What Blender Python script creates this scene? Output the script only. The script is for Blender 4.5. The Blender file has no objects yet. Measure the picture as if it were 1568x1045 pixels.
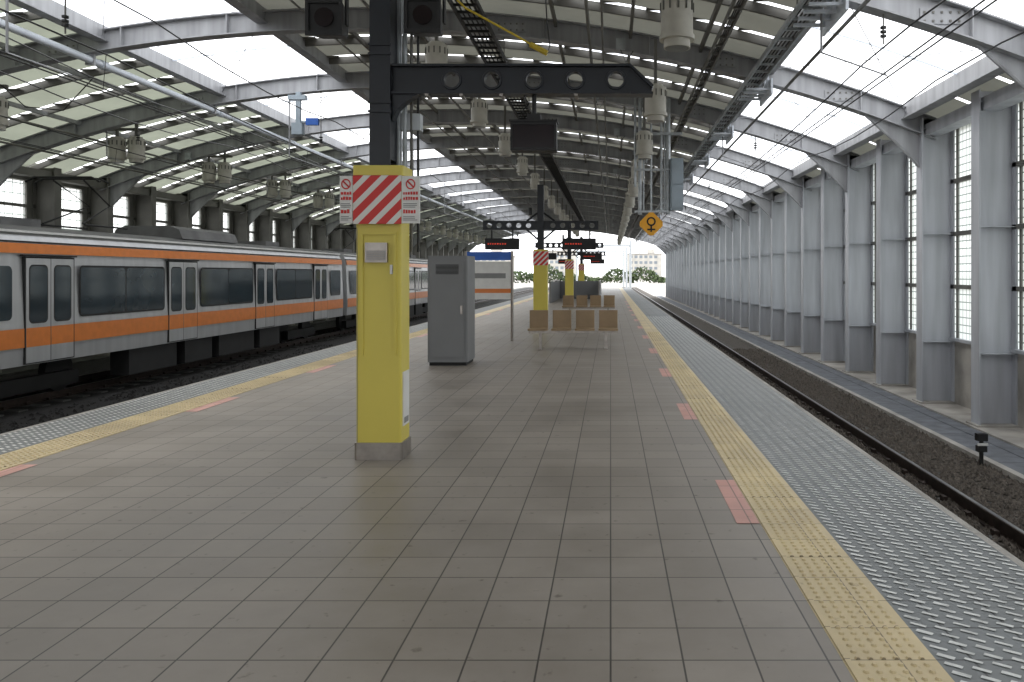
import bpy, math, random
from mathutils import Vector
random.seed(4)
scene=bpy.context.scene
H=1.6
# ------------------------------------------------------------------ materials
def nt(name):
    m=bpy.data.materials.new(name); m.use_nodes=True
    n=m.node_tree; b=n.nodes['Principled BSDF']; return m,n,b
def mat(name,col,rough=.6,metal=0,nscale=3,namt=.25,bump=0,bscale=60,streak=False,emit=0):
    m,n,b=nt(name); N=n.nodes; L=n.links
    tc=N.new('ShaderNodeTexCoord'); mp=N.new('ShaderNodeMapping')
    if streak: mp.inputs['Scale'].default_value=(4,4,.35)
    L.new(tc.outputs['Object'],mp.inputs['Vector'])
    no=N.new('ShaderNodeTexNoise'); no.inputs['Scale'].default_value=nscale; no.inputs['Detail'].default_value=5
    L.new(mp.outputs[0],no.inputs['Vector'])
    r=N.new('ShaderNodeValToRGB'); r.color_ramp.elements[0].position=.3; r.color_ramp.elements[1].position=.7
    a=tuple(max(0,c*(1-namt)) for c in col)+(1,); c2=tuple(min(1,c*(1+namt*.5)) for c in col)+(1,)
    r.color_ramp.elements[0].color=a; r.color_ramp.elements[1].color=c2
    L.new(no.outputs['Fac'],r.inputs['Fac']); L.new(r.outputs[0],b.inputs['Base Color'])
    b.inputs['Roughness'].default_value=rough; b.inputs['Metallic'].default_value=metal
    if bump:
        n2=N.new('ShaderNodeTexNoise'); n2.inputs['Scale'].default_value=bscale; n2.inputs['Detail'].default_value=4
        L.new(tc.outputs['Object'],n2.inputs['Vector'])
        bp=N.new('ShaderNodeBump'); bp.inputs['Strength'].default_value=bump; bp.inputs['Distance'].default_value=.02
        L.new(n2.outputs['Fac'],bp.inputs['Height']); L.new(bp.outputs[0],b.inputs['Normal'])
    if emit:
        b.inputs['Emission Color'].default_value=col+(1,); b.inputs['Emission Strength'].default_value=emit
    return m
def tile_mat(name,c1,c2,cm,w,h,mortar,rough,bumpd=.3,spots=True):
    m,n,b=nt(name); N=n.nodes; L=n.links
    tc=N.new('ShaderNodeTexCoord')
    br=N.new('ShaderNodeTexBrick'); br.offset=0; br.squash=1
    br.inputs['Scale'].default_value=1; br.inputs['Brick Width'].default_value=w; br.inputs['Row Height'].default_value=h
    br.inputs['Mortar Size'].default_value=mortar; br.inputs['Mortar Smooth'].default_value=.2; br.inputs['Bias'].default_value=0
    br.inputs['Color1'].default_value=c1+(1,); br.inputs['Color2'].default_value=c2+(1,); br.inputs['Mortar'].default_value=cm+(1,)
    L.new(tc.outputs['Object'],br.inputs['Vector'])
    no=N.new('ShaderNodeTexNoise'); no.inputs['Scale'].default_value=.9; no.inputs['Detail'].default_value=8; no.inputs['Roughness'].default_value=.65
    L.new(tc.outputs['Object'],no.inputs['Vector'])
    r=N.new('ShaderNodeValToRGB'); r.color_ramp.elements[0].position=.3; r.color_ramp.elements[1].position=.72
    r.color_ramp.elements[0].color=(.68,.66,.63,1); r.color_ramp.elements[1].color=(1.08,1.08,1.08,1)
    L.new(no.outputs['Fac'],r.inputs['Fac'])
    mx=N.new('ShaderNodeMixRGB'); mx.blend_type='MULTIPLY'; mx.inputs[0].default_value=1
    L.new(br.outputs['Color'],mx.inputs[1]); L.new(r.outputs[0],mx.inputs[2])
    n3=N.new('ShaderNodeTexNoise'); n3.inputs['Scale'].default_value=14; n3.inputs['Detail'].default_value=5
    L.new(tc.outputs['Object'],n3.inputs['Vector'])
    r3=N.new('ShaderNodeValToRGB'); r3.color_ramp.elements[0].position=.25; r3.color_ramp.elements[1].position=.35
    r3.color_ramp.elements[0].color=(.42,.4,.37,1); r3.color_ramp.elements[1].color=(1,1,1,1)
    L.new(n3.outputs['Fac'],r3.inputs['Fac'])
    mx2=N.new('ShaderNodeMixRGB'); mx2.blend_type='MULTIPLY'; mx2.inputs[0].default_value=.8 if spots else 0
    L.new(mx.outputs[0],mx2.inputs[1]); L.new(r3.outputs[0],mx2.inputs[2])
    L.new(mx2.outputs[0],b.inputs['Base Color'])
    mr=N.new('ShaderNodeMapRange'); mr.inputs['From Min'].default_value=.3; mr.inputs['From Max'].default_value=.7
    mr.inputs['To Min'].default_value=rough-.08; mr.inputs['To Max'].default_value=rough+.12
    L.new(no.outputs['Fac'],mr.inputs['Value']); L.new(mr.outputs[0],b.inputs['Roughness'])
    bp=N.new('ShaderNodeBump'); bp.inputs['Strength'].default_value=bumpd; bp.inputs['Distance'].default_value=.004; bp.invert=True
    L.new(br.outputs['Fac'],bp.inputs['Height']); L.new(bp.outputs[0],b.inputs['Normal'])
    return m
def glass_mat(name,col,transp,grid=None,gcol=(.25,.3,.27),axes='YZ',ms=.009):
    m=bpy.data.materials.new(name); m.use_nodes=True; n=m.node_tree; N=n.nodes; L=n.links
    for x in list(N): N.remove(x)
    out=N.new('ShaderNodeOutputMaterial'); tr=N.new('ShaderNodeBsdfTranslucent')
    df=N.new('ShaderNodeBsdfDiffuse'); a=N.new('ShaderNodeMixShader')
    tc=N.new('ShaderNodeTexCoord')
    no=N.new('ShaderNodeTexNoise'); no.inputs['Scale'].default_value=1.2; no.inputs['Detail'].default_value=3
    L.new(tc.outputs['Object'],no.inputs['Vector'])
    r=N.new('ShaderNodeValToRGB'); r.color_ramp.elements[0].position=.3; r.color_ramp.elements[1].position=.7
    r.color_ramp.elements[0].color=tuple(x*.85 for x in col)+(1,); r.color_ramp.elements[1].color=col+(1,)
    L.new(no.outputs['Fac'],r.inputs['Fac'])
    colout=r.outputs[0]
    a.inputs[0].default_value=.3
    L.new(tr.outputs[0],a.inputs[1]); L.new(df.outputs[0],a.inputs[2])
    if transp>0:
        tp=N.new('ShaderNodeBsdfTransparent'); c=N.new('ShaderNodeMixShader')
        c.inputs[0].default_value=transp
        L.new(a.outputs[0],c.inputs[1]); L.new(tp.outputs[0],c.inputs[2]); L.new(c.outputs[0],out.inputs[0])
    else: L.new(a.outputs[0],out.inputs[0])
    if grid:
        sp=N.new('ShaderNodeSeparateXYZ'); cb=N.new('ShaderNodeCombineXYZ'); L.new(tc.outputs['Object'],sp.inputs[0])
        L.new(sp.outputs[axes[0]],cb.inputs[0]); L.new(sp.outputs[axes[1]],cb.inputs[1])
        br=N.new('ShaderNodeTexBrick'); br.offset=0; br.inputs['Scale'].default_value=1
        br.inputs['Brick Width'].default_value=grid; br.inputs['Row Height'].default_value=grid
        br.inputs['Mortar Size'].default_value=ms; br.inputs['Mortar Smooth'].default_value=.1
        L.new(cb.outputs[0],br.inputs['Vector'])
        mx=N.new('ShaderNodeMixRGB'); L.new(br.outputs['Fac'],mx.inputs[0]); L.new(colout,mx.inputs[1]); mx.inputs[2].default_value=gcol+(1,)
        colout=mx.outputs[0]
        ml=N.new('ShaderNodeMath'); ml.operation='MULTIPLY_ADD'; ml.inputs[1].default_value=-transp; ml.inputs[2].default_value=transp
        L.new(br.outputs['Fac'],ml.inputs[0]); L.new(ml.outputs[0],c.inputs[0])
    L.new(colout,tr.inputs[0]); L.new(colout,df.inputs[0])
    m['mixnode']=a.name
    return m
def stripe_mat(name):
    m,n,b=nt(name); N=n.nodes; L=n.links
    tc=N.new('ShaderNodeTexCoord'); sp=N.new('ShaderNodeSeparateXYZ'); L.new(tc.outputs['Object'],sp.inputs[0])
    s=N.new('ShaderNodeMath'); s.operation='SUBTRACT'; L.new(sp.outputs[0],s.inputs[0]); L.new(sp.outputs[2],s.inputs[1])
    k=N.new('ShaderNodeMath'); k.operation='MULTIPLY'; k.inputs[1].default_value=1/.152; L.new(s.outputs[0],k.inputs[0])
    f=N.new('ShaderNodeMath'); f.operation='FRACT'; L.new(k.outputs[0],f.inputs[0])
    g=N.new('ShaderNodeMath'); g.operation='GREATER_THAN'; g.inputs[1].default_value=.42; L.new(f.outputs[0],g.inputs[0])
    mx=N.new('ShaderNodeMixRGB'); L.new(g.outputs[0],mx.inputs[0]); mx.inputs[1].default_value=(.72,.70,.66,1); mx.inputs[2].default_value=(.60,.03,.025,1)
    L.new(mx.outputs[0],b.inputs['Base Color']); b.inputs['Roughness'].default_value=.45
    return m
M={}
M['tile']=tile_mat('platform_tile',(.30,.270,.236),(.262,.236,.206),(.065,.059,.051),.3,.3,.0045,.44)
M['tile'].node_tree.nodes['Principled BSDF'].inputs['Specular IOR Level'].default_value=.38
M['tact']=tile_mat('tactile_yellow',(.68,.56,.33),(.61,.50,.30),(.25,.2,.12),.3,.3,.004,.5)
M['grit']=tile_mat('edge_grit_tile',(.20,.215,.22),(.175,.19,.195),(.07,.075,.075),.3,.3,.006,.5)
M['dash']=mat('dash_white',(.64,.65,.63),.5,0,8,.35)
M['pink']=tile_mat('pink_tile',(.66,.36,.31),(.6,.32,.27),(.3,.2,.17),.1,.3,.005,.5)
M['conc']=mat('concrete',(.38,.36,.33),.8,0,2,.35,.3,40)
M['concd']=mat('concrete_dark',(.10,.10,.095),.9,0,2,.4,.3,40)
M['ballast']=mat('ballast',(.085,.073,.061),.95,0,25,.6,1,70)
M['ballastd']=mat('ballast_shaded',(.02,.019,.018),.95,0,25,.6,1,70)  # near-black base colour carries the shade over the left track beds
M['stone']=mat('stones',(.115,.098,.082),.95,0,30,.6)
M['walk']=mat('trough_lid',(.14,.15,.17),.85,0,4,.35,.3,50)
M['rail']=mat('rail_steel',(.05,.035,.028),.6,.5,9,.4)
M['railtop']=mat('rail_head',(.3,.3,.3),.3,1,9,.1)
M['steel']=mat('painted_steel',(.35,.355,.37),.5,0,1.5,.25,streak=True)
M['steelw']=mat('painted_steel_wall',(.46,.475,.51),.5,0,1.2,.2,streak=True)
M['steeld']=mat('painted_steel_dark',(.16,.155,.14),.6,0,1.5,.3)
M['pipew']=mat('pipe_white',(.72,.77,.84),.35,0,2,.12)
M['galv']=mat('galvanised',(.46,.49,.51),.4,.4,6,.25)
M['black']=mat('black_paint',(.009,.012,.018),.4,0,5,.3)
M['blackm']=mat('black_plastic',(.010,.010,.011),.55,0,5,.3)
M['screen']=mat('screen_glass',(.012,.006,.008),.15,0,5,.3)
M['yellow']=mat('yellow_paint',(.68,.57,.10),.42,0,1.2,.08)
M['stain']=mat('stainless',(.36,.33,.30),.35,.85,10,.2)
M['lamp']=mat('lamp_housing',(.52,.50,.44),.5,0,6,.12)
M['lampd']=mat('lamp_reflector',(.18,.18,.16),.3,.6,6,.2)
M['white']=mat('white_sign',(.74,.74,.72),.45,0,6,.08)
M['red']=mat('red_print',(.6,.04,.035),.5,0,6,.1)
M['greyp']=mat('grey_print',(.25,.25,.25),.5,0,6,.1)
M['blue']=mat('blue_sign',(.02,.12,.5),.4,0,6,.1)
M['orange']=mat('orange_stripe',(.70,.21,.04),.35,0,6,.1)
M['signor']=mat('orange_sign',(.9,.42,.02),.4,0,6,.1)
M['train']=mat('train_steel',(.50,.505,.51),.35,.45,1.2,.12,streak=True)
M['trainroof']=mat('train_roof',(.13,.13,.13),.7,0,2,.35)
M['tglass']=mat('train_glass',(.02,.035,.045),.08,0,2,.2)
M['rubber']=mat('rubber',(.012,.012,.012),.7,0,3,.3)
M['cab']=mat('cabinet_grey',(.19,.195,.20),.45,0,1.2,.08)
M['cabblue']=mat('cabinet_bluegrey',(.32,.38,.43),.45,0,3,.12)
M['wire']=mat('wire_black',(.012,.012,.012),.5,0,5,.2)
M['yhose']=mat('yellow_cable',(.65,.48,.04),.45,0,5,.2)
M['ledred']=mat('led_red',(.8,.06,.03),.5,0,5,.1,emit=.3)
M['hazard']=stripe_mat('hazard_stripes')
M['sky']=glass_mat('skylight_sheet',(.9,.93,.95),.78)
M['win']=glass_mat('wall_glass',(.86,.91,.87),.12,.15,(.24,.28,.26),ms=.012)
M['winl']=glass_mat('wall_glass_left',(.82,.86,.83),.45,.3,ms=.014)
M['roof']=glass_mat('roof_sheet',(.47,.50,.40),0)
M['roof'].node_tree.nodes[M['roof']['mixnode']].inputs[0].default_value=.74
M['roofc']=glass_mat('roof_sheet_dark',(.34,.34,.29),0)
M['roofc'].node_tree.nodes[M['roofc']['mixnode']].inputs[0].default_value=.87
M['bench']=mat('bench_plastic',(.30,.21,.12),.5,0,3,.15)
M['bldg']=mat('building_wall',(.50,.48,.44),.8,0,.3,.2)
M['bwin']=mat('building_window',(.20,.23,.26),.3,0,.3,.2)
M['leaf']=mat('foliage',(.07,.10,.04),.9,0,.6,.5)
# ------------------------------------------------------------------ builder
class B:
    def __init__(s): s.v=[];s.f=[];s.m=[];s.mats=[];s.sm=[]
    def mi(s,k):
        if k not in s.mats: s.mats.append(k)
        return s.mats.index(k)
    def add(s,vs,fs,k,smooth=False):
        o=len(s.v); i=s.mi(k); s.v+=[tuple(p) for p in vs]
        for f in fs: s.f.append(tuple(o+q for q in f)); s.m.append(i); s.sm.append(smooth)
    def box(s,x0,x1,y0,y1,z0,z1,k):
        s.add([(x0,y0,z0),(x1,y0,z0),(x1,y1,z0),(x0,y1,z0),(x0,y0,z1),(x1,y0,z1),(x1,y1,z1),(x0,y1,z1)],
              [(0,3,2,1),(4,5,6,7),(0,1,5,4),(1,2,6,5),(2,3,7,6),(3,0,4,7)],k)
    def rbox(s,x0,x1,y0,y1,z0,z1,r,k):
        pts=[]
        for cx,cy,a0 in((x1-r,y0+r,-90),(x1-r,y1-r,0),(x0+r,y1-r,90),(x0+r,y0+r,180)):
            for t in range(4):
                a=math.radians(a0+t*30); pts.append((cx+r*math.cos(a),cy+r*math.sin(a)))
        n=len(pts); vs=[(x,y,z0) for x,y in pts]+[(x,y,z1) for x,y in pts]
        s.add(vs,[(i,(i+1)%n,n+(i+1)%n,n+i) for i in range(n)]+[tuple(range(n-1,-1,-1)),tuple(range(n,2*n))],k)
    def tube(s,pts,r,k,n=8,cap=True,r2=None):
        pts=[Vector(p) for p in pts]; vs=[];m=len(pts)
        for i,p in enumerate(pts):
            d=(pts[min(i+1,m-1)]-pts[max(i-1,0)]).normalized()
            u=d.cross(Vector((0,0,1)))
            if u.length<.01: u=d.cross(Vector((1,0,0)))
            u.normalize(); w=d.cross(u)
            rr=r if r2 is None else r+(r2-r)*i/(m-1)
            for j in range(n):
                a=2*math.pi*j/n; vs.append(p+u*math.cos(a)*rr+w*math.sin(a)*rr)
        fs=[(i*n+j,i*n+(j+1)%n,(i+1)*n+(j+1)%n,(i+1)*n+j) for i in range(m-1) for j in range(n)]
        s.add(vs,fs,k,n>6)
        if cap: s.add(vs[:n],[tuple(range(n))],k); s.add(vs[-n:],[tuple(range(n))],k)
    def prism(s,poly,y0,y1,k):
        n=len(poly); vs=[(x,y0,z) for x,z in poly]+[(x,y1,z) for x,z in poly]
        s.add(vs,[(i,(i+1)%n,n+(i+1)%n,n+i) for i in range(n)]+[tuple(range(n)),tuple(range(2*n-1,n-1,-1))],k)
    def make(s,name,parent=None,loc=(0,0,0)):
        me=bpy.data.meshes.new(name); me.from_pydata(s.v,[],s.f)
        for k in s.mats: me.materials.append(M[k])
        me.polygons.foreach_set('material_index',s.m); me.polygons.foreach_set('use_smooth',s.sm)
        me.update(); o=bpy.data.objects.new(name,me); scene.collection.objects.link(o); o.location=loc
        if parent: o.parent=parent
        return o
def empty(name):
    e=bpy.data.objects.new(name,None); scene.collection.objects.link(e); return e
def inst(o,name,loc):
    c=bpy.data.objects.new(name,o.data); scene.collection.objects.link(c); c.location=loc; return c
# ------------------------------------------------------------------ dims
PL,PR=-6.1,2.29; Y0,Y1=-30,92; TZ=-1.1
CX=-5.0;R=31.0;K=5.1
def az(x): return H+K-(R-math.sqrt(R*R-(x-CX)**2))
WL,WR=-16.2,6.2; D=.65
SP=4.9; ribs=[11.1+SP*k for k in range(-8,17)]
# ------------------------------------------------------------------ ground
g=B(); g.add([(-900,-300,TZ-.35),(900,-300,TZ-.35),(900,1500,TZ-.35),(-900,1500,TZ-.35)],[(0,1,2,3)],'conc'); g.make('ground')
g=B(); g.box(-15.9,-6.35,-40,160,TZ-.3,TZ+.02,'ballastd'); g.box(2.2,5.2,-40,160,TZ-.3,TZ+.045,'ballast')
g.box(-17.2,-15.9,-40,160,TZ-.3,TZ+.08,'concd')
def stones(x0,x1,y0,y1,n,zz,k):
    for _ in range(n):
        x=random.uniform(x0,x1); y=y0+(y1-y0)*random.random()**1.6; r=random.uniform(.018,.042)
        c=Vector((x,y,zz+r*.3)); vs=[]
        for d in((1,0,0),(-1,0,0),(0,1,0),(0,-1,0),(0,0,1)):
            vs.append(c+Vector(d)*r*random.uniform(.7,1.3)+Vector([random.uniform(-.3,.3)*r for _ in range(3)]))
        g.add(vs,[(0,2,4),(2,1,4),(1,3,4),(3,0,4)],k)
stones(3.4,5.18,6,28,14000,TZ+.045,'stone'); stones(-11,-8,11,30,2500,TZ+.02,'ballastd')
g.make('track_ballast')
def track(cx,name):
    t=B()
    y=-10
    while y<110:
        t.box(cx-1,cx+1,y,y+.24,TZ-.1,TZ+.048,'concd'); y+=.62
    for sx in(-.56,.56):
        x=cx+sx
        t.box(x-.06,x+.06,-30,150,TZ+.05,TZ+.07,'rail'); t.box(x-.012,x+.012,-30,150,TZ+.07,TZ+.18,'rail')
        t.box(x-.033,x+.033,-30,150,TZ+.18,TZ+.208,'rail'); t.box(x-.02,x+.02,-30,150,TZ+.209,TZ+.213,'railtop')
        y=3
        while y<50:
            t.box(x+.061,x+.11,y+.06,y+.16,TZ+.05,TZ+.11,'rail'); t.box(x-.11,x-.061,y+.06,y+.16,TZ+.05,TZ+.11,'rail'); y+=.62
    t.make(name)
track(3.42,'railway_track'); track(-7.65,'railway_track.001'); track(-12.45,'railway_track.002')
w=B()
y=-10
while y<95:
    w.box(5.32,5.82,y,y+.985,TZ-.2,TZ+.1,'walk'); y+=1
w.box(5.2,5.31,-30,95,TZ-.2,TZ+.12,'conc'); w.box(5.84,6.1,-30,95,TZ-.3,TZ+.1,'walk')
w.make('cable_trough_walkway')
# ------------------------------------------------------------------ platform
pf=empty('station_platform')
p=B(); p.box(PL+.25,PR-.25,Y0,Y1,TZ-.3,-.25,'concd'); p.box(PL,PR,Y0,Y1,-.25,-.004,'conc')
p.make('platform_slab',pf)
p=B()
def sheet(b,x0,x1,y0,y1,z,k): b.add([(x0,y0,z),(x1,y0,z),(x1,y1,z),(x0,y1,z)],[(0,1,2,3)],k)
TR0,TR1=.96,1.32; TL0,TL1=-5.37,-4.95
sheet(p,TL1+.0,TR0,Y0,Y1,0,'tile'); p.make('tile_floor',pf)
p=B()
for a,b_,bar in((TR0,TR1+.03,TR0+.02),(TL0-.03,TL1,TL1-.02)):
    sheet(p,a,b_,Y0,Y1,.001,'tact')
    p.box(bar-.012,bar+.012,Y0,Y1,.001,.007,'tact')
def dots(x0,x1,y0,y1):
    nx=6; st=.057
    y=y0
    while y<y1:
        for i in range(nx):
            x=x0+(i+.5)*(x1-x0)/nx; r=.0145
            vs=[];n=7
            for rr,zz in((r,.001),(r*.6,.010)):
                for j in range(n):
                    a=2*math.pi*j/n; vs.append((x+rr*math.cos(a),y+rr*math.sin(a),zz))
            p.add(vs,[(j,(j+1)%n,n+(j+1)%n,n+j) for j in range(n)]+[tuple(range(n,2*n))],'tact')
        y+=st
dots(TR0+.04,TR1,2.4,22); dots(TL0,TL1-.04,4.5,26)
p.make('tactile_paving',pf)
p=B()
def grit(x0,x1,y0,y1):
    sheet(p,x0,x1,Y0,Y1,.001,'grit')
    nx=int(round((x1-x0)/.1))
    y=y0
    while y<y1:
        for i in range(nx):
            x=x0+(i+.5)*(x1-x0)/nx
            l=.036;wd=.0125*random.uniform(.75,1.1); ox=l*.8;oy=l*.6
            px_,py_=.6*wd,.8*wd
            yy=y+(i%2)*.0375
            p.add([(x-ox-px_,yy+oy-py_,.005),(x+ox-px_,yy-oy-py_,.005),(x+ox+px_,yy-oy+py_,.005),(x-ox+px_,yy+oy+py_,.005)],[(0,1,2,3)],'dash')
        y+=.075
grit(TR1+.03,PR-.05,2.2,30); grit(PL+.05,TL0-.03,4.5,32)
sheet(p,PR-.05,PR,Y0,Y1,.001,'conc'); sheet(p,PL,PL+.05,Y0,Y1,.001,'conc')
p.make('edge_slip_resistant_tiles',pf)
p=B()
for k in range(12):
    y=5.1+k*3.65
    sheet(p,TR0-.15,TR0-.004,y,y+1.08,.003,'pink'); sheet(p,TL1+.004,TL1+.15,y+.5,y+1.58,.003,'pink')
p.make('pink_boarding_marks',pf)
# ------------------------------------------------------------------ roof
roof=empty('station_roof')
def xs(a,b,n): return [a+(b-a)*i/n for i in range(n+1)]
def sweep(b,X,ya,yb,o0,o1,k):
    n=len(X); vs=[]
    for x in X:
        z=az(x); vs+=[(x,ya,z+o0),(x,yb,z+o0),(x,yb,z+o1),(x,ya,z+o1)]
    fs=[]
    for i in range(n-1):
        a=i*4; c=a+4
        fs+=[(a,a+1,c+1,c),(a+1,a+2,c+2,c+1),(a+2,a+3,c+3,c+2),(a+3,a,c,c+3)]
    b.add(vs,fs,k)
AX=xs(WL-.3,WR+.3,44)
b=B()
for y in ribs:
    sweep(b,AX,y-.012,y+.012,-.18,.2,'steel'); sweep(b,AX,y-.13,y+.13,-.205,-.18,'steel'); sweep(b,AX,y-.13,y+.13,.2,.225,'steel')
    for x in xs(-14,5,9):
        b.box(x-.008,x+.008,y-.12,y+.12,az(x)-.19,az(x)+.2,'steel')
    for x in(-11,-2,2.2,4.6):
        b.box(x-.3,x+.3,y-.035,y+.035,az(x)-.1,az(x)+.12,'steel')
        for i in range(5):
            for dz in(-.06,.06):
                b.box(x-.24+i*.12-.015,x-.24+i*.12+.015,y-.05,y-.036,az(x)+dz-.015,az(x)+dz+.015,'steeld')
    for wx,s in((WR,-1),(WL,1)):
        z=az(wx)
        b.add([(wx,y-.01,z-.2),(wx+s*1.1,y-.01,az(wx+s*1.1)-.2),(wx,y-.01,z-.85),(wx,y+.01,z-.2),(wx+s*1.1,y+.01,az(wx+s*1.1)-.2),(wx,y+.01,z-.85)],
              [(0,1,2),(3,5,4),(1,4,5,2)],'steel')
        b.tube([(wx+s*1.1,y,az(wx+s*1.1)-.2),(wx+s*.45,y,z-.38),(wx,y,z-.85)],.03,'steel',6)
b.make('main_ribs',roof)
b=B()
SK=[(-10.2,-7.0),(3.15,5.95)]
solid=[(WL-D-.2,SK[0][0]),(SK[0][1],SK[1][0]),(SK[1][1],WR+D+.2)]
pan=B(); gap=.13
for i,y in enumerate(ribs[:-1]):
    ye=ribs[i+1]; g1=y+2.0; g2=y+3.55
    cuts=[y,g1-gap/2,g1+gap/2,g2-gap/2,g2+gap/2,ye]
    for a,e in solid:
        n=max(1,int((e-a)/.55)); X=xs(a,e,n)
        key='roof' if a<-12 else 'roofc'
        for c0,c1 in((cuts[0],cuts[1]),(cuts[2],cuts[3]),(cuts[4],cuts[5])):
            vs=[]
            for x in X: vs+=[(x,c0,az(x)+.3),(x,c1,az(x)+.3)]
            pan.add(vs,[(2*j,2*j+2,2*j+3,2*j+1) for j in range(len(X)-1)],key)
        if e-a>2:
            for gy in(g1,g2):
                x=a
                while x<e:
                    x2=min(x+.34,e)
                    pan.box(x,x2,gy-gap/2,gy+gap/2,az(x)+.285,az(x)+.31,'steeld')
                    x+=.85
        else:
            for gy in(g1,g2): pan.box(a,e,gy-gap/2,gy+gap/2,az(a)+.29,az(a)+.3,'steeld')
    for gy in(g1+.11,g2+.11):
        for a,e in(solid[0],solid[1]):
            sweep(b,xs(a,e,18),gy-.03,gy+.03,.14,.295,'steeld')
    for a,e in(solid[0],solid[1]): sweep(b,xs(a,e,18),y+.95,y+.98,.22,.295,'steeld')
    for a,e in SK:
        X=xs(a+.01,e-.01,6); vs=[]
        for x in X: vs+=[(x,y+.14,az(x)+.3),(x,ye-.14,az(x)+.3)]
        b.add(vs,[(2*j,2*j+2,2*j+3,2*j+1) for j in range(6)],'sky')
        b.tube([(a,y,az(a)+.1),(e,ye,az(e)+.1)],.008,'steel',5); b.tube([(a,ye,az(a)+.1),(e,y,az(e)+.1)],.008,'steel',5)
        sweep(b,X,(y+ye)/2-.012,(y+ye)/2+.012,.26,.295,'pipew')
pan.make('roof_panels',roof)
for x in(SK[0][0],SK[0][1],SK[1][0],SK[1][1]):
    z=az(x); b.box(x-.06,x+.06,ribs[0],ribs[-1],z+.02,z+.32,'steel'); b.box(x-.12,x+.12,ribs[0],ribs[-1],z-.0,z+.02,'steel')
for x in(-13.9,-11.9,-5.6,-4.1,-2.6,-1.1,.4,1.8):
    z=az(x); b.box(x-.03,x+.03,ribs[0],ribs[-1],z+.1,z+.2,'steel' if x<-8 else 'steeld')
b.make('purlins_and_skylights',roof)
# ------------------------------------------------------------------ walls
def wall(name,wx,s,glass,zs,ztop,wm,cm):
    e=empty(name); c=B(); q=B(); gl=B()
    o=wx+s*D
    xx=lambda a,b_: (min(a,b_),max(a,b_))
    ys=[11.1+2.45*k for k in range(-17,33)]
    for y in ys:
        top=az(wx)+.1
        a,b_=xx(wx,wx+s*.03); c.box(a,b_,y-.15,y+.15,TZ,top,cm)
        a,b_=xx(wx+s*.031,o-s*.031); c.box(a,b_,y-.012,y+.012,TZ,top,cm)
        a,b_=xx(o-s*.03,o); c.box(a,b_,y-.15,y+.15,TZ,top,cm)
        for z in(.25,2.4,4.5):
            a,b_=xx(wx+s*.031,o-s*.031); c.box(a,b_,y-.14,y+.14,z-.006,z+.006,cm)
        a,b_=xx(wx-s*.06,o); c.box(a,b_,y-.22,y+.22,TZ,TZ+.16,'conc')
        a,b_=xx(o+s*.02,o+s*.08); q.box(a,b_,y+.16,y+.22,zs,ztop,'steeld'); q.box(a,b_,y-.22,y-.16,zs,ztop,'steeld')
    a,b_=xx(o+s*.001,o+s*.25)
    q.box(a,b_,ys[0],ys[-1],TZ,zs-.03,'conc' if s>0 else 'steeld'); q.box(a-.06,b_+.06,ys[0],ys[-1],zs-.029,zs+.03,cm)
    q.box(a,b_,ys[0],ys[-1],ztop,az(wx)+.25,'steeld')
    a,b_=xx(wx+s*.08,wx+s*.4); q.box(a,b_,ys[0],ys[-1],az(wx)-.24,az(wx)-.02,cm)
    z=zs+1.05 if s>0 else zs+.72
    while z<ztop-.1:
        a,b_=xx(o-s*.03,o+s*.09); q.box(a,b_,ys[0],ys[-1],z-.04,z+.04,'steeld'); z+=1.05 if s>0 else .72
    x=o+s*.05
    if s<0:
        for y in ys: q.box(o-.12,o-.003,y-.36,y+.36,zs,ztop,'steeld')
    gl.add([(x,ys[0],zs),(x,ys[-1],zs),(x,ys[-1],ztop),(x,ys[0],ztop)],[(0,1,2,3)],glass)
    if s>0: q.box(wx-.1,o,ys[0],ys[-1],TZ-.2,TZ+.13,'conc')
    c.make('columns',e); q.make('cladding_and_rails',e); gl.make('glass_panels',e)
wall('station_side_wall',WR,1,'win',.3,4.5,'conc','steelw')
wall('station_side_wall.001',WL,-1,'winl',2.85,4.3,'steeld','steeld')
# ------------------------------------------------------------------ pipes, trays
b=B()
pts=[(-10.45,y,az(-10.45)-.32) for y in range(-20,92,4)]; b.tube(pts,.075,'pipew',12)
for y in ribs: b.box(-10.54,-10.36,y-.03,y+.03,az(-10.45)-.42,az(-10.45)-.2,'steel'); b.tube([(-10.45,y+.3,az(-10.45)-.32),(-10.45,y+.5,az(-10.45)-.32)],.095,'pipew',12)
b.make('drain_pipe')
def ladder(name,x,z,w,k,step=.35,h=.08):
    b=B()
    for s in(-1,1): b.box(x+s*w/2-.02,x+s*w/2+.02,-5,90,z-h/2,z+h/2,k)
    y=2
    while y<70: b.box(x-w/2+.021,x+w/2-.021,y,y+.04,z-.02,z+.02,k); y+=step
    for y in ribs:
        for s in(-1,1): b.tube([(x+s*w/2,y,z),(x+s*w/2,y,az(x)-.1)],.01,'steeld',5)
    for i in range(4): b.tube([(x-w/2+.08+i*w/5,y,z+.03) for y in(-5,90)],.014,'wire',5)
    return b.make(name)
ladder('cable_ladder',-2.35,H+4.35,.42,'blackm')
ladder('cable_ladder.001',2.75,az(2.75)-.42,.3,'galv',.5)
ladder('cable_ladder.002',1.9,az(1.9)-.3,.16,'steeld',.5,.05)
b=B()
for x,dz,r in((-.4,-.32,.03),(-.15,-.3,.02),(-4.3,-.35,.03),(-5.6,-.3,.02),(-13.6,-.35,.03),(-14.8,-.3,.03),(3.4,-.32,.03)):
    b.tube([(x,-5,az(x)+dz),(x,90,az(x)+dz)],r,'steeld',6)
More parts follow.
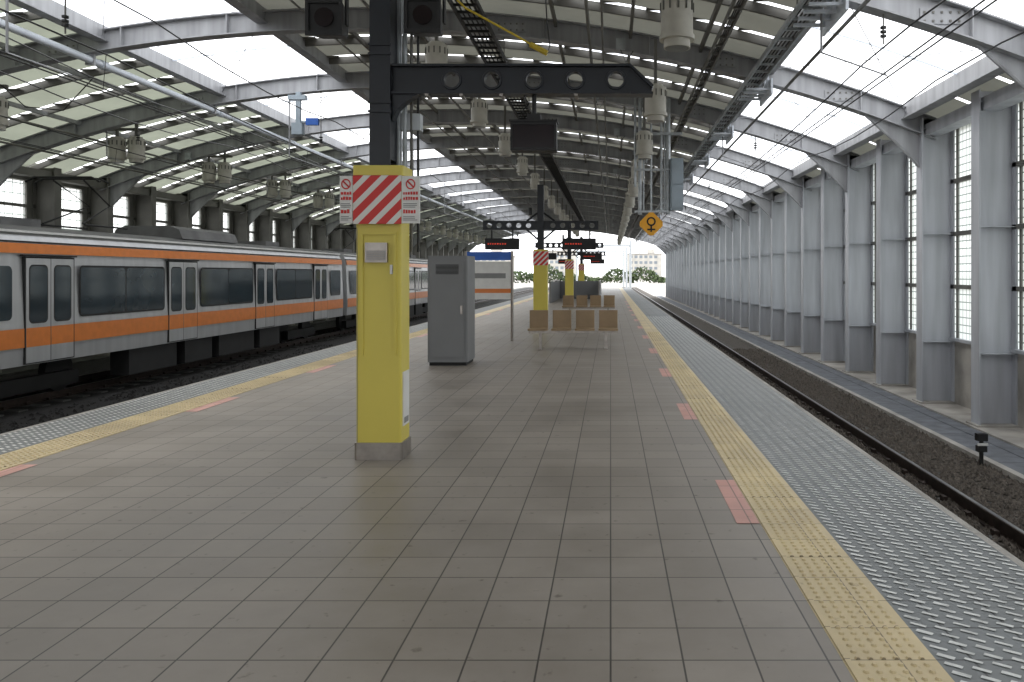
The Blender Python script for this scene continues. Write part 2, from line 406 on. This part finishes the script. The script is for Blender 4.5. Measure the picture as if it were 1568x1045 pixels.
for i,y in enumerate(ribs):
    for x in(-4.3,-.4,.2,-13.6):
        if (i+int(x*3))%2: b.box(x-.09,x+.09,y-.2,y-.135,az(x)-.2,az(x)+.02,'galv'); b.tube([(x,y-.16,az(x)-.2),(x+.1,y-.16,az(x)-.45),(x+.25,y-.15,az(x)-.22)],.008,'wire',5)
b.make('conduit_run')
b=B()
for y in ribs:
    if y<8: continue
    x=2.85
    for dy in(-.45,-.15,.15,.45):
        b.box(x-.2,x+.3,y+dy-.03,y+dy+.03,az(x)-.5,az(x)-.46,'pipew'); b.box(x+.2,x+.24,y+dy-.03,y+dy+.03,az(x)-.459,az(x)-.1,'pipew')
    b.box(x+.25,x+.29,y-.6,y+.6,az(x)-.6,az(x)-.3,'pipew')
b.make('pipe_brackets')
# ------------------------------------------------------------------ catenary
def catenary(name,cx,zc,zm):
    b=B()
    def sag(y): t=((y-11.1)%24.5)/24.5; return .28*4*t*(1-t)
    b.tube([(cx,y,zc) for y in range(-10,130,5)],.011,'wire',6); b.tube([(cx+.12,y,zc) for y in range(-10,130,5)],.011,'wire',6)
    b.tube([(cx+.05,y,zm-sag(y)) for y in range(-10,130,2)],.013,'wire',6)
    y=-8
    while y<100:
        b.tube([(cx+.05,y,zm-sag(y)),(cx,y,zc)],.005,'wire',5); y+=4
    for y in ribs[::2]:
        for dz in(0,.06,.12): b.tube([(cx+.05,y,zm+dz+.1),(cx+.05,y,zm+dz+.13)],.045,'wire',8)
        b.tube([(cx+.05,y,zm),(cx+.05,y,az(cx)-.18)],.012,'steeld',6)
        b.tube([(cx-.8,y+.05,zc+.35),(cx+.12,y+.05,zc+.03)],.012,'steel',6)
        b.tube([(cx-.8,y+.05,zc+.35),(cx-.8,y+.05,az(cx-.8)-.18)],.018,'steel',6)
    b.make(name)
catenary('overhead_wire',3.75,H+2.75,H+3.2)
catenary('overhead_wire.001',-7.65,H+2.75,H+3.35)
catenary('overhead_wire.002',-12.45,H+2.75,H+3.4)
b=B()
for (xa,za) in((-9.2,3.7),(-9.6,3.3),(-6.9,3.9),(4.9,3.0)):
    pts=[]
    for y in range(-10,95,2):
        t=((y-11.1)%9.8)/9.8; pts.append((xa,y,H+za-.25*4*t*(1-t)))
    b.tube(pts,.012,'wire',5)
b.tube([(-12.6,16,az(-12.6)-.1),(-12.3,16.1,5.4),(-11.9,16.2,5.0),(-11.2,16.3,4.95),(-10.6,16.3,5.6)],.012,'wire',5)
b.tube([(-12.6,16,az(-12.6)-.1),(-12.75,16,5.5),(-12.55,16,5.2),(-12.3,16,5.35),(-12.5,16,5.7)],.012,'wire',5)
b.make('feeder_cables')
# ------------------------------------------------------------------ lamps
def lamp_mesh():
    b=B()
    b.tube([(0,0,.0),(0,0,.48)],.205,'lamp',24); b.tube([(0,0,-.06),(0,0,.0)],.225,'lamp',24,True)
    b.tube([(0,0,-.16),(0,0,-.06)],.17,'lamp',24); b.tube([(0,0,-.165),(0,0,-.15)],.15,'lampd',20)
    b.tube([(0,0,.48),(0,0,.53)],.15,'lamp',24); b.box(-.03,.03,-.03,.03,.53,1.4,'steeld')
    for i in range(12):
        a=i*math.pi/6; b.box(.207*math.cos(a)-.012,.207*math.cos(a)+.012,.207*math.sin(a)-.012,.207*math.sin(a)+.012,.3,.42,'lampd')
    return b
base=None;cnt=0
def put(x,y,z):
    global base,cnt
    if base is None: base=lamp_mesh().make('ceiling_lamp',loc=(x,y,z))
    else:
        cnt+=1; inst(base,'ceiling_lamp.%03d'%cnt,(x,y,z))
for k in range(15):
    put(.85,10.2+SP*k,H+3.05)
    if k>0: put(-3.3,10.2+SP*k,H+3.85)
    for d in(-.26,.26): put(-13+d,21.4+SP*k if k<13 else 21.4-SP*(k-12),H+3.15)
b=B()
for k in range(-1,14): b.box(-13.5,-12.5,21.36+SP*k,21.44+SP*k,H+3.85,H+3.92,'steeld')
b.make('lamp_mounting_bar')
# ------------------------------------------------------------------ pillar
def hole_beam(b,xa,xb,y,z0,z1,holes,r,k,t=.06,ring='black'):
    edges=[xa]+[(holes[i]+holes[i+1])/2 for i in range(len(holes)-1)]+[xb]
    zc=(z0+z1)/2; n=20
    for yy in(y-t/2,y+t/2):
        for i,hx in enumerate(holes):
            L_,R_=edges[i],edges[i+1]; vi=[];vo=[]
            for j in range(n):
                a=2*math.pi*j/n+math.pi/4; c,s=math.cos(a),math.sin(a)
                vi.append((hx+r*c,yy,zc+r*s))
                q=min((R_-hx)/c if c>1e-6 else (hx-L_)/-c if c<-1e-6 else 9e9,(z1-zc)/abs(s) if abs(s)>1e-6 else 9e9)
                vo.append((hx+q*c,yy,zc+q*s))
            b.add(vi+vo,[(j,(j+1)%n,n+(j+1)%n,n+j) for j in range(n)],k)
            for cx_,cz_ in((R_,z1),(L_,z1),(L_,z0),(R_,z0)):
                ang=math.atan2(cz_-zc,cx_-hx)
                js=sorted(range(n),key=lambda j:abs((math.atan2(vo[j][2]-zc,vo[j][0]-hx)-ang+math.pi)%(2*math.pi)-math.pi))[:2]
                b.add([vo[js[0]],vo[js[1]],(cx_,yy,cz_)],[(0,1,2)],k)
    for hx in holes:
        vi=[]
        for yy in(y-t/2,y+t/2):
            for j in range(n):
                a=2*math.pi*j/n; vi.append((hx+r*math.cos(a),yy,zc+r*math.sin(a)))
        b.add(vi,[(j,(j+1)%n,n+(j+1)%n,n+j) for j in range(n)],ring)
        vi=[]
        for rr,yy in((r,y-t/2-.012),(r+.018,y-t/2-.012),(r+.022,y-t/2),(r,y-t/2)):
            for j in range(n):
                a=2*math.pi*j/n; vi.append((hx+rr*math.cos(a),yy,zc+rr*math.sin(a)))
        b.add(vi,[(q*n+j,q*n+(j+1)%n,((q+1)%4)*n+(j+1)%n,((q+1)%4)*n+j) for q in range(4) for j in range(n)],k)
    w=.16
    b.box(xa,xb,y-w/2,y+w/2,z1,z1+.02,k); b.box(xa,xb,y-w/2,y+w/2,z0-.02,z0,k)
px0,px1,py0,py1=-2.205,-1.795,6.85,7.17
pil=empty('platform_pillar')
b=B()
b.rbox(px0+.01,px1-.01,py0+.01,py1-.01,.145,2.53,.02,'yellow')
b.rbox(px0-.003,px1+.003,py0-.003,py1+.003,0,.148,.025,'stain')
b.rbox(px0-.012,px1+.012,py0-.012,py1+.012,2.45,2.535,.02,'yellow')
b.box(px0+.05,px0+.075,py0-.004,py0+.011,.9,1.939,'yellow'); b.box(px1-.075,px1-.05,py0-.004,py0+.011,.9,1.939,'yellow'); b.box(px0+.05,px1-.05,py0-.005,py0+.011,1.94,1.965,'yellow')
b.box(px0+.1,px1-.12,py0-.03,py0+.012,1.70,1.87,'stain')
b.box(px0+.115,px1-.135,py0-.033,py0-.0301,1.72,1.80,'greyp')
for i in range(5): b.box(px0+.12,px1-.14,py0-.036,py0-.0331,1.725+i*.015,1.732+i*.015,'stain')
b.box(px1-.1,px1-.08,py0-.012,py0+.012,1.6,1.68,'white')
b.box(px0+.02,px0+.024,py0+.006,py0+.0095,.15,2.0,'greyp')
b.box(px1-.012,px1-.003,py0+.06,py1-.06,.28,.75,'white'); b.box(px1-.012,px1-.001,py0+.09,py1-.09,.3,.35,'greyp')
b.make('pillar_base_casing',pil)
b=B()
b.box(-2.09,-1.91,6.9,6.914,2.53,6.6,'black'); b.box(-2.09,-1.91,7.106,7.12,2.53,6.6,'black')
b.box(-2.085,-1.915,6.915,7.105,2.6,6.5,'black')
for z in(3.0,3.08,3.5,3.58,4.2): b.box(-2.1,-1.9,6.885,6.899,z,z+.02,'black')
b.make('steel_post',pil)
b=B()
zb0,zb1=H+1.59,H+1.81
hx=[(x-935)*6.95/1220 for x in(691,753,817,880,943)]
hole_beam(b,-1.905,.17,7.0,zb0,zb1,hx,.068,'black')
b.prism([(.17,zb0-.02),(.36,zb0-.02),(.36,zb0+.05),(.17,zb1+.02)],6.97,7.03,'black'); b.prism([(.171,zb1+.0),(.171,zb1+.022),(.375,zb0+.055),(.36,zb0+.03)],6.92,7.08,'black'); b.box(.171,.37,6.921,7.079,zb0-.022,zb0-.002,'black')
b.prism([(-1.905,zb0-.021),(-1.68,zb0-.021),(-1.77,zb0-.07),(-1.86,zb0-.15),(-1.905,zb0-.25)],6.95,7.05,'black')
for x in(-1.6,-1.3,-.95,-.3): b.box(x-.015,x+.015,6.92,7.08,zb0-.04,zb0-.021,'stain')
b.make('bracket_beam',pil)
b=B()
b.box(px0-.0,px1,py0-.035,py0-.0125,2.03,2.445,'hazard')
b.box(px0-.115,px0-.006,py0-.03,py0-.012,2.035,2.44,'white'); b.box(px1+.006,px1+.16,py0-.03,py0-.012,2.035,2.44,'white')
for x0,x1 in((px0-.105,px0-.015),(px1+.02,px1+.145)):
    cxm=(x0+x1)/2
    n=16; vs=[]
    for rr in(.034,.046):
        for j in range(n):
            a=2*math.pi*j/n; vs.append((cxm+rr*math.cos(a)*.9,py0-.034,2.37+rr*math.sin(a)))
    b.add(vs,[(j,(j+1)%n,n+(j+1)%n,n+j) for j in range(n)],'red')
    b.add([(cxm-.03,py0-.034,2.39),(cxm-.02,py0-.034,2.4),(cxm+.03,py0-.034,2.35),(cxm+.02,py0-.034,2.34)],[(0,1,2,3)],'red')
    for zz,hh,kk in((2.28,.028,'red'),(2.235,.028,'red'),(2.12,.035,'red')):
        t=x0
        while t<x1-.015:
            ww=random.uniform(.012,.022); b.box(t,t+ww,py0-.034,py0-.0301,zz,zz+hh*random.uniform(.75,1),kk); t+=ww+.006
    for zz in(2.2,2.185,2.17,2.09,2.075,2.06): b.box(x0,x1-random.uniform(0,.03),py0-.034,py0-.0301,zz,zz+.006,'greyp')
b.make('hazard_stripe_sign',pil)
b=B()
for x,y,r,k in((-1.86,7.2,.022,'galv'),(-1.80,7.2,.014,'steeld'),(-1.92,7.22,.03,'galv'),(-1.75,7.24,.012,'wire')): b.tube([(x,y,1.8),(x,y,6.4)],r,k,8)
b.box(-1.9,-1.72,7.19,7.3,2.9,3.05,'galv')
b.make('conduits',pil)
b=B()
mx=(818-935)*7/1220; mz=H+1.2
b.rbox(mx-.2,mx+.2,6.93,7.08,mz-.125,mz+.125,.03,'blackm')
b.box(mx-.2,mx+.2,6.915,6.929,mz+.101,mz+.125,'blackm'); b.box(mx-.2,mx+.2,6.915,6.929,mz-.125,mz-.101,'blackm'); b.box(mx-.2,mx-.181,6.915,6.929,mz-.1,mz+.1,'blackm'); b.box(mx+.181,mx+.2,6.915,6.929,mz-.1,mz+.1,'blackm')
b.box(mx-.18,mx+.18,6.922,6.929,mz-.1,mz+.1,'screen')
b.box(mx-.21,mx+.21,6.9,7.1,mz+.126,mz+.14,'blackm')
b.tube([(mx,7,mz+.14),(mx,7,zb0)],.02,'blackm',10); b.box(mx-.06,mx+.06,6.95,7.05,mz+.141,mz+.2,'blackm')
b.tube([(mx-.06,7.02,mz+.15),(mx-.12,7.02,mz+.22),(mx-.05,7.02,mz+.3),(mx-.1,7.02,zb0)],.008,'wire',6)
b.make('hanging_monitor')
def speaker(name,x,z):
    b=B(); w=.15
    b.add([(x-w,6.95,z-.15),(x+w,6.95,z-.15),(x+w,6.95,z+.15),(x-w,6.95,z+.15),(x-w*.75,7.25,z-.1),(x+w*.75,7.25,z-.1),(x+w*.75,7.25,z+.12),(x-w*.75,7.25,z+.12)],
      [(0,3,2,1),(4,5,6,7),(0,1,5,4),(1,2,6,5),(2,3,7,6),(3,0,4,7)],'blackm')
    b.box(x-w-.01,x+w+.01,6.93,6.949,z+.121,z+.16,'blackm'); b.box(x-w-.01,x+w+.01,6.93,6.949,z-.16,z-.121,'blackm'); b.box(x-w-.01,x-w+.02,6.93,6.949,z-.12,z+.12,'blackm'); b.box(x+w-.02,x+w+.01,6.93,6.949,z-.12,z+.12,'blackm')
    b.tube([(x,6.935,z),(x,6.949,z)],.085,'screen',16)
    b.box(x-w-.03,x-w-.012,7.0,7.06,z-.05,z+.2,'blackm'); b.box(x+w+.012,x+w+.03,7.0,7.06,z-.05,z+.2,'blackm'); b.box(x-w-.03,x+w+.03,7.0,7.06,z+.201,z+.22,'blackm')
    b.box(min(x,-2)+0,max(x,-2),7.0,7.05,z+.221,z+.27,'blackm')
    b.make(name)
speaker('loudspeaker',-2.5,H+2.24); speaker('loudspeaker.001',-1.64,H+2.26)
b=B()
f=lambda x,y,Y:((x-935)*Y/1220,Y,H+(420-y)*Y/1220)
b.tube([f(690,-10,8.5),f(712,12,8.5),f(745,30,8.5),f(785,52,8.5),f(820,72,8.5)],.012,'yhose',8); b.tube([f(812,68,8.5),f(838,82,8.5)],.03,'yhose',10)
b.tube([f(838,82,8.5),f(842,70,8.5),f(838,40,8.5),f(835,-10,8.5)],.008,'wire',6)
b.make('yellow_cable_hose')
# ------------------------------------------------------------------ far gantries
def gantry(name,y):
    b=B(); X=-2
    b.rbox(X-.2,X+.2,y-.15,y+.15,.145,2.3,.02,'yellow'); b.rbox(X-.205,X+.205,y-.155,y+.155,0,.15,.02,'stain'); b.rbox(X-.21,X+.21,y-.16,y+.16,1.85,2.25,.02,'hazard')
    b.box(X-.09,X+.09,y-.1,y+.1,2.3,4.15,'black')
    for s in(-1,1):
        hs=[X+s*(.35+.28*i) for i in range(5)]; hs.sort()
        xa,xb=(X+.09,X+1.65) if s>0 else (X-1.65,X-.09)
        hole_beam(b,xa,xb,y,H+1.28,H+1.5,hs,.075,'black')
        b.tube([(X+s*.09,y,H+1.75),(X+s*.4,y,H+1.52)],.03,'black',6)
        b.tube([(X+s*.09,y,H+1.0),(X+s*.4,y,H+1.27)],.03,'black',6)
        mxx=X+s*1.1
        b.box(mxx-.48,mxx+.48,y-.12,y+.12,H+.7,H+1.02,'blackm')
        for q in(-.3,.3): b.box(mxx+q-.02,mxx+q+.02,y-.02,y+.02,H+1.021,H+1.259,'black')
        t=mxx-.4
        while t<mxx+.1: ww=random.uniform(.03,.05); b.box(t,t+ww,y-.124,y-.121,H+.84,H+.88,'ledred'); t+=ww+.03
    b.tube([(X-.3,y,H+1.7),(X-.3,y,H+1.9)],.05,'blackm',8)
    b.make(name)
gantry('display_gantry',22.8); gantry('display_gantry.001',38.6); gantry('display_gantry.002',54.5)
# ------------------------------------------------------------------ orange diamond sign & conduit mast
b=B()
sx,sy,sz=1.02,20,H+1.26; r=.34;c=.05
poly=[(sx+c,sz+r-c),(sx-c,sz+r-c),(sx-r+c,sz+c),(sx-r+c,sz-c),(sx-c,sz-r+c),(sx+c,sz-r+c),(sx+r-c,sz-c),(sx+r-c,sz+c)]
b.prism(poly,sy,sy+.03,'signor')
n=20;vs=[]
for rr in(.075,.115):
    for j in range(n):
        a=2*math.pi*j/n; vs.append((sx+rr*math.cos(a),sy-.004,sz+.06+rr*math.sin(a)))
b.add(vs,[(j,(j+1)%n,n+(j+1)%n,n+j) for j in range(n)],'blackm')
b.box(sx-.02,sx+.02,sy-.008,sy-.001,sz-.2,sz-.05,'blackm'); b.box(sx-.1,sx+.1,sy-.009,sy-.001,sz-.16,sz-.12,'blackm')
b.tube([(sx,sy+.05,sz-.3),(sx,sy+.05,5.9)],.025,'galv',8)
b.make('orange_diamond_sign')
b=B()
for x,r_,z0 in((.62,.03,H+2.2),(.74,.045,H+1.5),(.83,.02,H+1.6),(1.28,.03,H+1.5),(1.36,.02,H+1.5),(1.45,.06,H+1.5)):
    b.tube([(x,20.1,z0),(x,20.1,az(x))],r_,'galv',8)
b.box(.6,1.8,20.0,20.06,H+3.5,H+3.56,'galv'); b.box(.6,1.49,20.0,20.06,H+2.6,H+2.65,'galv'); b.box(.6,1.49,20.0,20.06,H+1.55,H+1.6,'galv')
b.box(1.5,1.82,19.9,20.2,H+1.6,H+2.9,'cabblue'); b.box(1.53,1.79,19.88,19.899,H+1.65,H+2.2,'cabblue'); b.box(1.53,1.79,19.88,19.899,H+2.25,H+2.85,'cabblue')
b.tube([(.74,20.1,H+3.0),(.9,20,H+2.8),(.95,20,H+3.2)],.02,'galv',6)
b.box(.66,.82,19.95,20.05,H+2.9,H+3.1,'galv')
b.make('conduit_mast')
b=B(); y=20.6
x0=(457-935)*y/1220
b.box(x0-.06,x0+.06,y-.05,y+.05,H+3.65,H+4.7,'cabblue'); b.box(x0-.25,x0+.2,y-.08,y+.08,H+4.5,H+4.62,'cabblue'); b.box(x0-.15,x0+.12,y-.1,y+.1,H+3.6,H+3.9,'cabblue')
b.box(x0+.2,x0+.52,y-.05,y+.05,H+3.85,H+4.03,'blue'); b.box(x0+.061,x0+.199,y-.02,y+.02,H+3.92,H+3.96,'cabblue')
b.make('signal_repeater')
# ------------------------------------------------------------------ train
def rrect(y0,y1,z0,z1,r,x,k,b,n=4):
    pts=[]
    for cy,cz,a0 in((y1-r,z0+r,-90),(y1-r,z1-r,0),(y0+r,z1-r,90),(y0+r,z0+r,180)):
        for t in range(n+1):
            a=math.radians(a0+t*90/n); pts.append((x,cy+r*math.cos(a),cz+r*math.sin(a)))
    b.add(pts,[tuple(range(len(pts)))],k)
def car(name,ya,parent,TX=-11.0):
    L_=19.6; yb=ya+L_
    prof=[(0,-.12),(.02,.6),(.0,1.2),(-.03,1.9),(-.07,2.2),(-.16,2.38),(-.4,2.5),(-.9,2.58),(-1.45,2.6)]
    prof=[(TX+x,z) for x,z in prof]; full=prof+[(2*(TX-1.45)-x,z) for x,z in prof[::-1][1:]]
    b=B(); n=len(full)
    vs=[(x,ya,z) for x,z in full]+[(x,yb,z) for x,z in full]
    for i in range(n-1):
        k='train' if (i<5 or i>=n-6) else 'trainroof'
        b.add([vs[i],vs[i+1],vs[n+i+1],vs[n+i]],[(0,1,2,3)],k,True)
    b.add(vs[:n],[tuple(range(n))],'train'); b.add(vs[n:],[tuple(range(n-1,-1,-1))],'train'); b.add([vs[0],vs[n-1],vs[2*n-1],vs[n]],[(0,1,2,3)],'rubber')
    e=.028
    b.add([(TX+e,ya+.03,.22),(TX+e,yb-.03,.22),(TX+e,yb-.03,.58),(TX+e,ya+.03,.58)],[(0,1,2,3)],'orange')
    b.add([(TX+e-.035,ya+.03,1.99),(TX+e-.035,yb-.03,1.99),(TX+e-.06,yb-.03,2.18),(TX+e-.06,ya+.03,2.18)],[(0,1,2,3)],'orange')
    ds=[ya+1.6+i*4.85+.9 for i in range(4)]
    for d in ds:
        b.box(TX-.02,TX+.034,d-.69,d+.69,-.1,1.93,'rubber')
        for s in(-1,1):
            a,c=(d-.66,d-.01) if s<0 else (d+.01,d+.66)
            b.box(TX-.01,TX+.038,a,c,-.08,1.9,'train')
            rrect(a+.07,c-.07,.66,1.78,.1,TX+.0395,'rubber',b); rrect(a+.1,c-.1,.69,1.75,.08,TX+.0415,'tglass',b)
            b.box(TX+.0381,TX+.04,a,c,.22,.58,'orange')
        b.box(TX-.02,TX+.05,d-.75,d+.75,1.94,1.97,'rubber')
    for i in range(3):
        a=ds[i]+.85;c=ds[i+1]-.85
        rrect(a,c,.72,1.78,.1,TX+.030,'rubber',b); m_=(a+c)/2
        rrect(a+.04,m_-.02,.76,1.74,.08,TX+.032,'tglass',b); rrect(m_+.02,c-.04,.76,1.74,.08,TX+.032,'tglass',b)
    rrect(ya+.35,ya+1.5,.75,1.75,.1,TX+.03,'tglass',b); rrect(yb-1.5,yb-.35,.75,1.75,.1,TX+.03,'tglass',b)
    b.box(TX-.16,TX-.1,ya,yb,2.385,2.43,'white'); b.box(TX-.07,TX-.03,ya,yb,2.2,2.225,'rubber')  # white strip paints in the highlight along the roof edge
    xc=TX-1.45
    pr=[(xc-.95,2.55),(xc-.85,2.8),(xc-.6,2.9),(xc+.6,2.9),(xc+.85,2.8),(xc+.95,2.55)]
    b.prism(pr,ya+8.3,ya+11.5,'trainroof')
    for yy in(ya+2.5,ya+14.5): b.box(xc-.5,xc+.5,yy,yy+1.1,2.55,2.74,'trainroof')
    yp=ya+5
    for s in(-.5,.5): b.tube([(xc+s,yp,2.72),(xc+s,yp+1.6,2.72)],.025,'rubber',6)
    for s in(-.5,.5):
        b.tube([(xc+s*.9,yp,2.75),(xc+s*.5,yp+1.3,3.25),(xc+s*.7,yp+.2,3.75)],.022,'rubber',6)
    for dy in(0,.3): b.tube([(xc-.85,yp+dy,3.7),(xc-.65,yp+dy,3.8),(xc+.65,yp+dy,3.8),(xc+.85,yp+dy,3.7)],.025,'rubber',6)
    for yy,l in((ya+5.2,2),(ya+7.6,1.4),(ya+9.4,2.2),(ya+12,1.5)): b.box(TX-.5,TX-.06,yy,yy+l,-.72,-.13,'rubber')
    for yy in(ya+2.9,ya+L_-2.9):
        b.box(TX-.75,TX-.55,yy-1.3,yy+1.3,-.75,-.45,'rubber')
        for dy in(-1.05,1.05): b.tube([(TX-.95,yy+dy,TZ+.63),(TX-.8,yy+dy,TZ+.63)],.43,'rubber',20)
    b.box(xc-.5,xc+.5,yb+.001,yb+.45,-.05,2.1,'rubber')
    b.make(name,parent)
tr=empty('commuter_train')
for i,y in enumerate((-7.0,13.1,33.2)): car('car_%d'%(i+1),y,tr)
# ------------------------------------------------------------------ platform furniture
b=B()
b.rbox(-3.2,-2.5,13.9,14.7,.06,1.92,.03,'cab'); b.box(-3.17,-2.53,13.93,14.67,0,.059,'rubber')
b.box(-3.15,-2.55,13.885,13.899,.15,1.85,'cab'); b.box(-2.62,-2.58,13.87,13.884,.9,1.05,'stain')
for i in range(8): b.box(-3.05,-2.65,13.878,13.884,1.6+i*.022,1.61+i*.022,'rubber')
b.make('equipment_cabinet')
b=B()
for x in(-3.45,-2.35): b.tube([(x,19,0),(x,19,2.15)],.035,'stain',10)
b.box(-3.42,-2.38,18.98,19.02,1.93,2.13,'blue'); b.box(-3.42,-2.38,18.98,19.02,1.0,1.9,'white'); b.box(-3.3,-2.5,18.974,18.979,1.5,1.62,'greyp'); b.box(-3.42,-2.38,18.974,18.979,1.15,1.25,'orange')
b.make('station_name_sign')
def bench(name,y):
    b=B()
    for i in range(4):
        x=-1.55+i*.5
        b.rbox(x-.21,x+.21,y-.2,y+.2,.40,.44,.06,'bench'); b.rbox(x-.2,x+.2,y+.19,y+.23,.44,.82,.015,'bench')
    b.box(-1.75,.15,y-.03,y+.03,.34,.399,'stain')
    for x in(-1.5,-.1): b.box(x-.03,x+.03,y-.03,y+.03,.031,.339,'stain'); b.box(x-.04,x+.04,y-.25,y+.25,.001,.03,'stain')
    b.make(name)
bench('platform_bench',17); bench('platform_bench.001',29)
st=B(); st.box(-3.4,-3.3,44,52,0,1.15,'cab'); st.box(-.7,-.6,44,52,0,1.15,'cab'); st.box(-3.3,-.7,51.9,52,0,1.15,'cab')
for x in(-3.35,-.65): st.tube([(x,44,1.2),(x,52,1.2)],.03,'stain',8)
for yy in range(44,53,2):
    for x in(-3.35,-.65): st.tube([(x,yy,0),(x,yy,1.2)],.025,'stain',6)
st.make('stairway_parapet')
b=B(); mx_,my=5.12,11.0
b.tube([(mx_,my,TZ),(mx_,my,TZ+.5)],.03,'blackm',8); b.box(mx_-.07,mx_+.07,my-.05,my+.05,TZ+.4,TZ+.5,'blackm'); b.box(mx_-.07,mx_+.07,my-.055,my-.031,TZ+.34,TZ+.37,'white'); b.box(mx_-.06,mx_+.06,my-.05,my+.05,TZ+.25,TZ+.33,'blackm')
b.make('trackside_marker_post')
# skyline beyond the open end
for i,(x,y,w_,d,h) in enumerate(((-62,330,20,20,9),(9,420,18,20,12),(-100,300,30,20,11),(44,380,22,20,9),(-34,400,16,14,13))):
    b=B(); b.box(x,x+w_,y,y+d,TZ-.3,h,'bldg'); b.box(x-.3,x+w_+.3,y-.3,y+d+.3,h+.001,h+.6,'conc')
    b.box(x+w_*.6,x+w_*.8,y+3,y+8,h+.6,h+3,'bldg')
    for fl in range(int(h//3)):
        xx_=x+1
        while xx_<x+w_-2: b.box(xx_,xx_+1.6,y-.08,y-.01,1+fl*3,2.4+fl*3,'bwin'); xx_+=2.6
    b.make('distant_building'+('' if i==0 else '.%03d'%i))
b=B()
for _ in range(6500):
    x=random.uniform(-90,100); h=1.8+1.6*math.sin(x*.21)+1.2*math.sin(x*.57+1)
    c=Vector((x,270+random.uniform(-4,4),TZ+random.random()**.8*max(1.2,h+1.2))); r=random.uniform(.35,.9)
    vs=[c+Vector([random.uniform(-r,r) for _ in range(3)]) for _ in range(4)]
    b.add(vs,[(0,1,2),(0,2,3),(1,2,3)],'leaf')
b.make('distant_trees')
b=B()
for y in(105,130,160):
    for x in(-5.5,2.6): b.tube([(x,y,TZ),(x,y,6)],.16,'galv',8)
    b.box(-5.5,2.6,y-.08,y+.08,5.2,5.45,'galv')
b.make('catenary_portal')
# ------------------------------------------------------------------ world
w=bpy.data.worlds.new("World"); scene.world=w; w.use_nodes=True; N=w.node_tree.nodes; L=w.node_tree.links
bg=N['Background']; sk=N.new('ShaderNodeTexSky'); sk.sky_type='NISHITA'; sk.sun_disc=False
sk.sun_elevation=math.radians(58); sk.sun_rotation=math.radians(-60)
tc=N.new('ShaderNodeTexCoord'); no=N.new('ShaderNodeTexNoise'); no.inputs['Scale'].default_value=2.5; no.inputs['Detail'].default_value=6
L.new(tc.outputs['Generated'],no.inputs['Vector'])
rp=N.new('ShaderNodeValToRGB'); rp.color_ramp.elements[0].position=.3; rp.color_ramp.elements[1].position=.7
rp.color_ramp.elements[0].color=(.80,.83,.89,1); rp.color_ramp.elements[1].color=(1,.99,.97,1)
L.new(no.outputs['Fac'],rp.inputs['Fac'])
ml=N.new('ShaderNodeVectorMath'); ml.operation='SCALE'; ml.inputs['Scale'].default_value=23; L.new(rp.outputs[0],ml.inputs[0])
mx=N.new('ShaderNodeMixRGB'); mx.inputs[0].default_value=.88; L.new(sk.outputs[0],mx.inputs[1]); L.new(ml.outputs[0],mx.inputs[2])
L.new(mx.outputs[0],bg.inputs['Color']); bg.inputs['Strength'].default_value=.15
s=bpy.data.lights.new('sun','SUN'); s.energy=1.5; s.angle=math.radians(12); s.color=(1,.96,.9)
so=bpy.data.objects.new('sun',s); scene.collection.objects.link(so)
az_=math.radians(-60); el=math.radians(58)
d=Vector((math.sin(az_)*math.cos(el),math.cos(az_)*math.cos(el),math.sin(el)))
so.rotation_euler=(-d).to_track_quat('-Z','Y').to_euler(); so.location=(0,0,30)
# ------------------------------------------------------------------ camera
c=bpy.data.cameras.new('camera'); co=bpy.data.objects.new('camera',c); scene.collection.objects.link(co)
co.location=(0,0,H); co.rotation_euler=(math.radians(90),0,0)
c.sensor_width=36; c.lens=28.0; c.shift_x=-151/1568; c.shift_y=-102.5/1568; c.clip_end=3000; c.clip_start=.05
scene.camera=co
scene.view_settings.view_transform='Standard'; scene.view_settings.look='None'; scene.view_settings.exposure=0
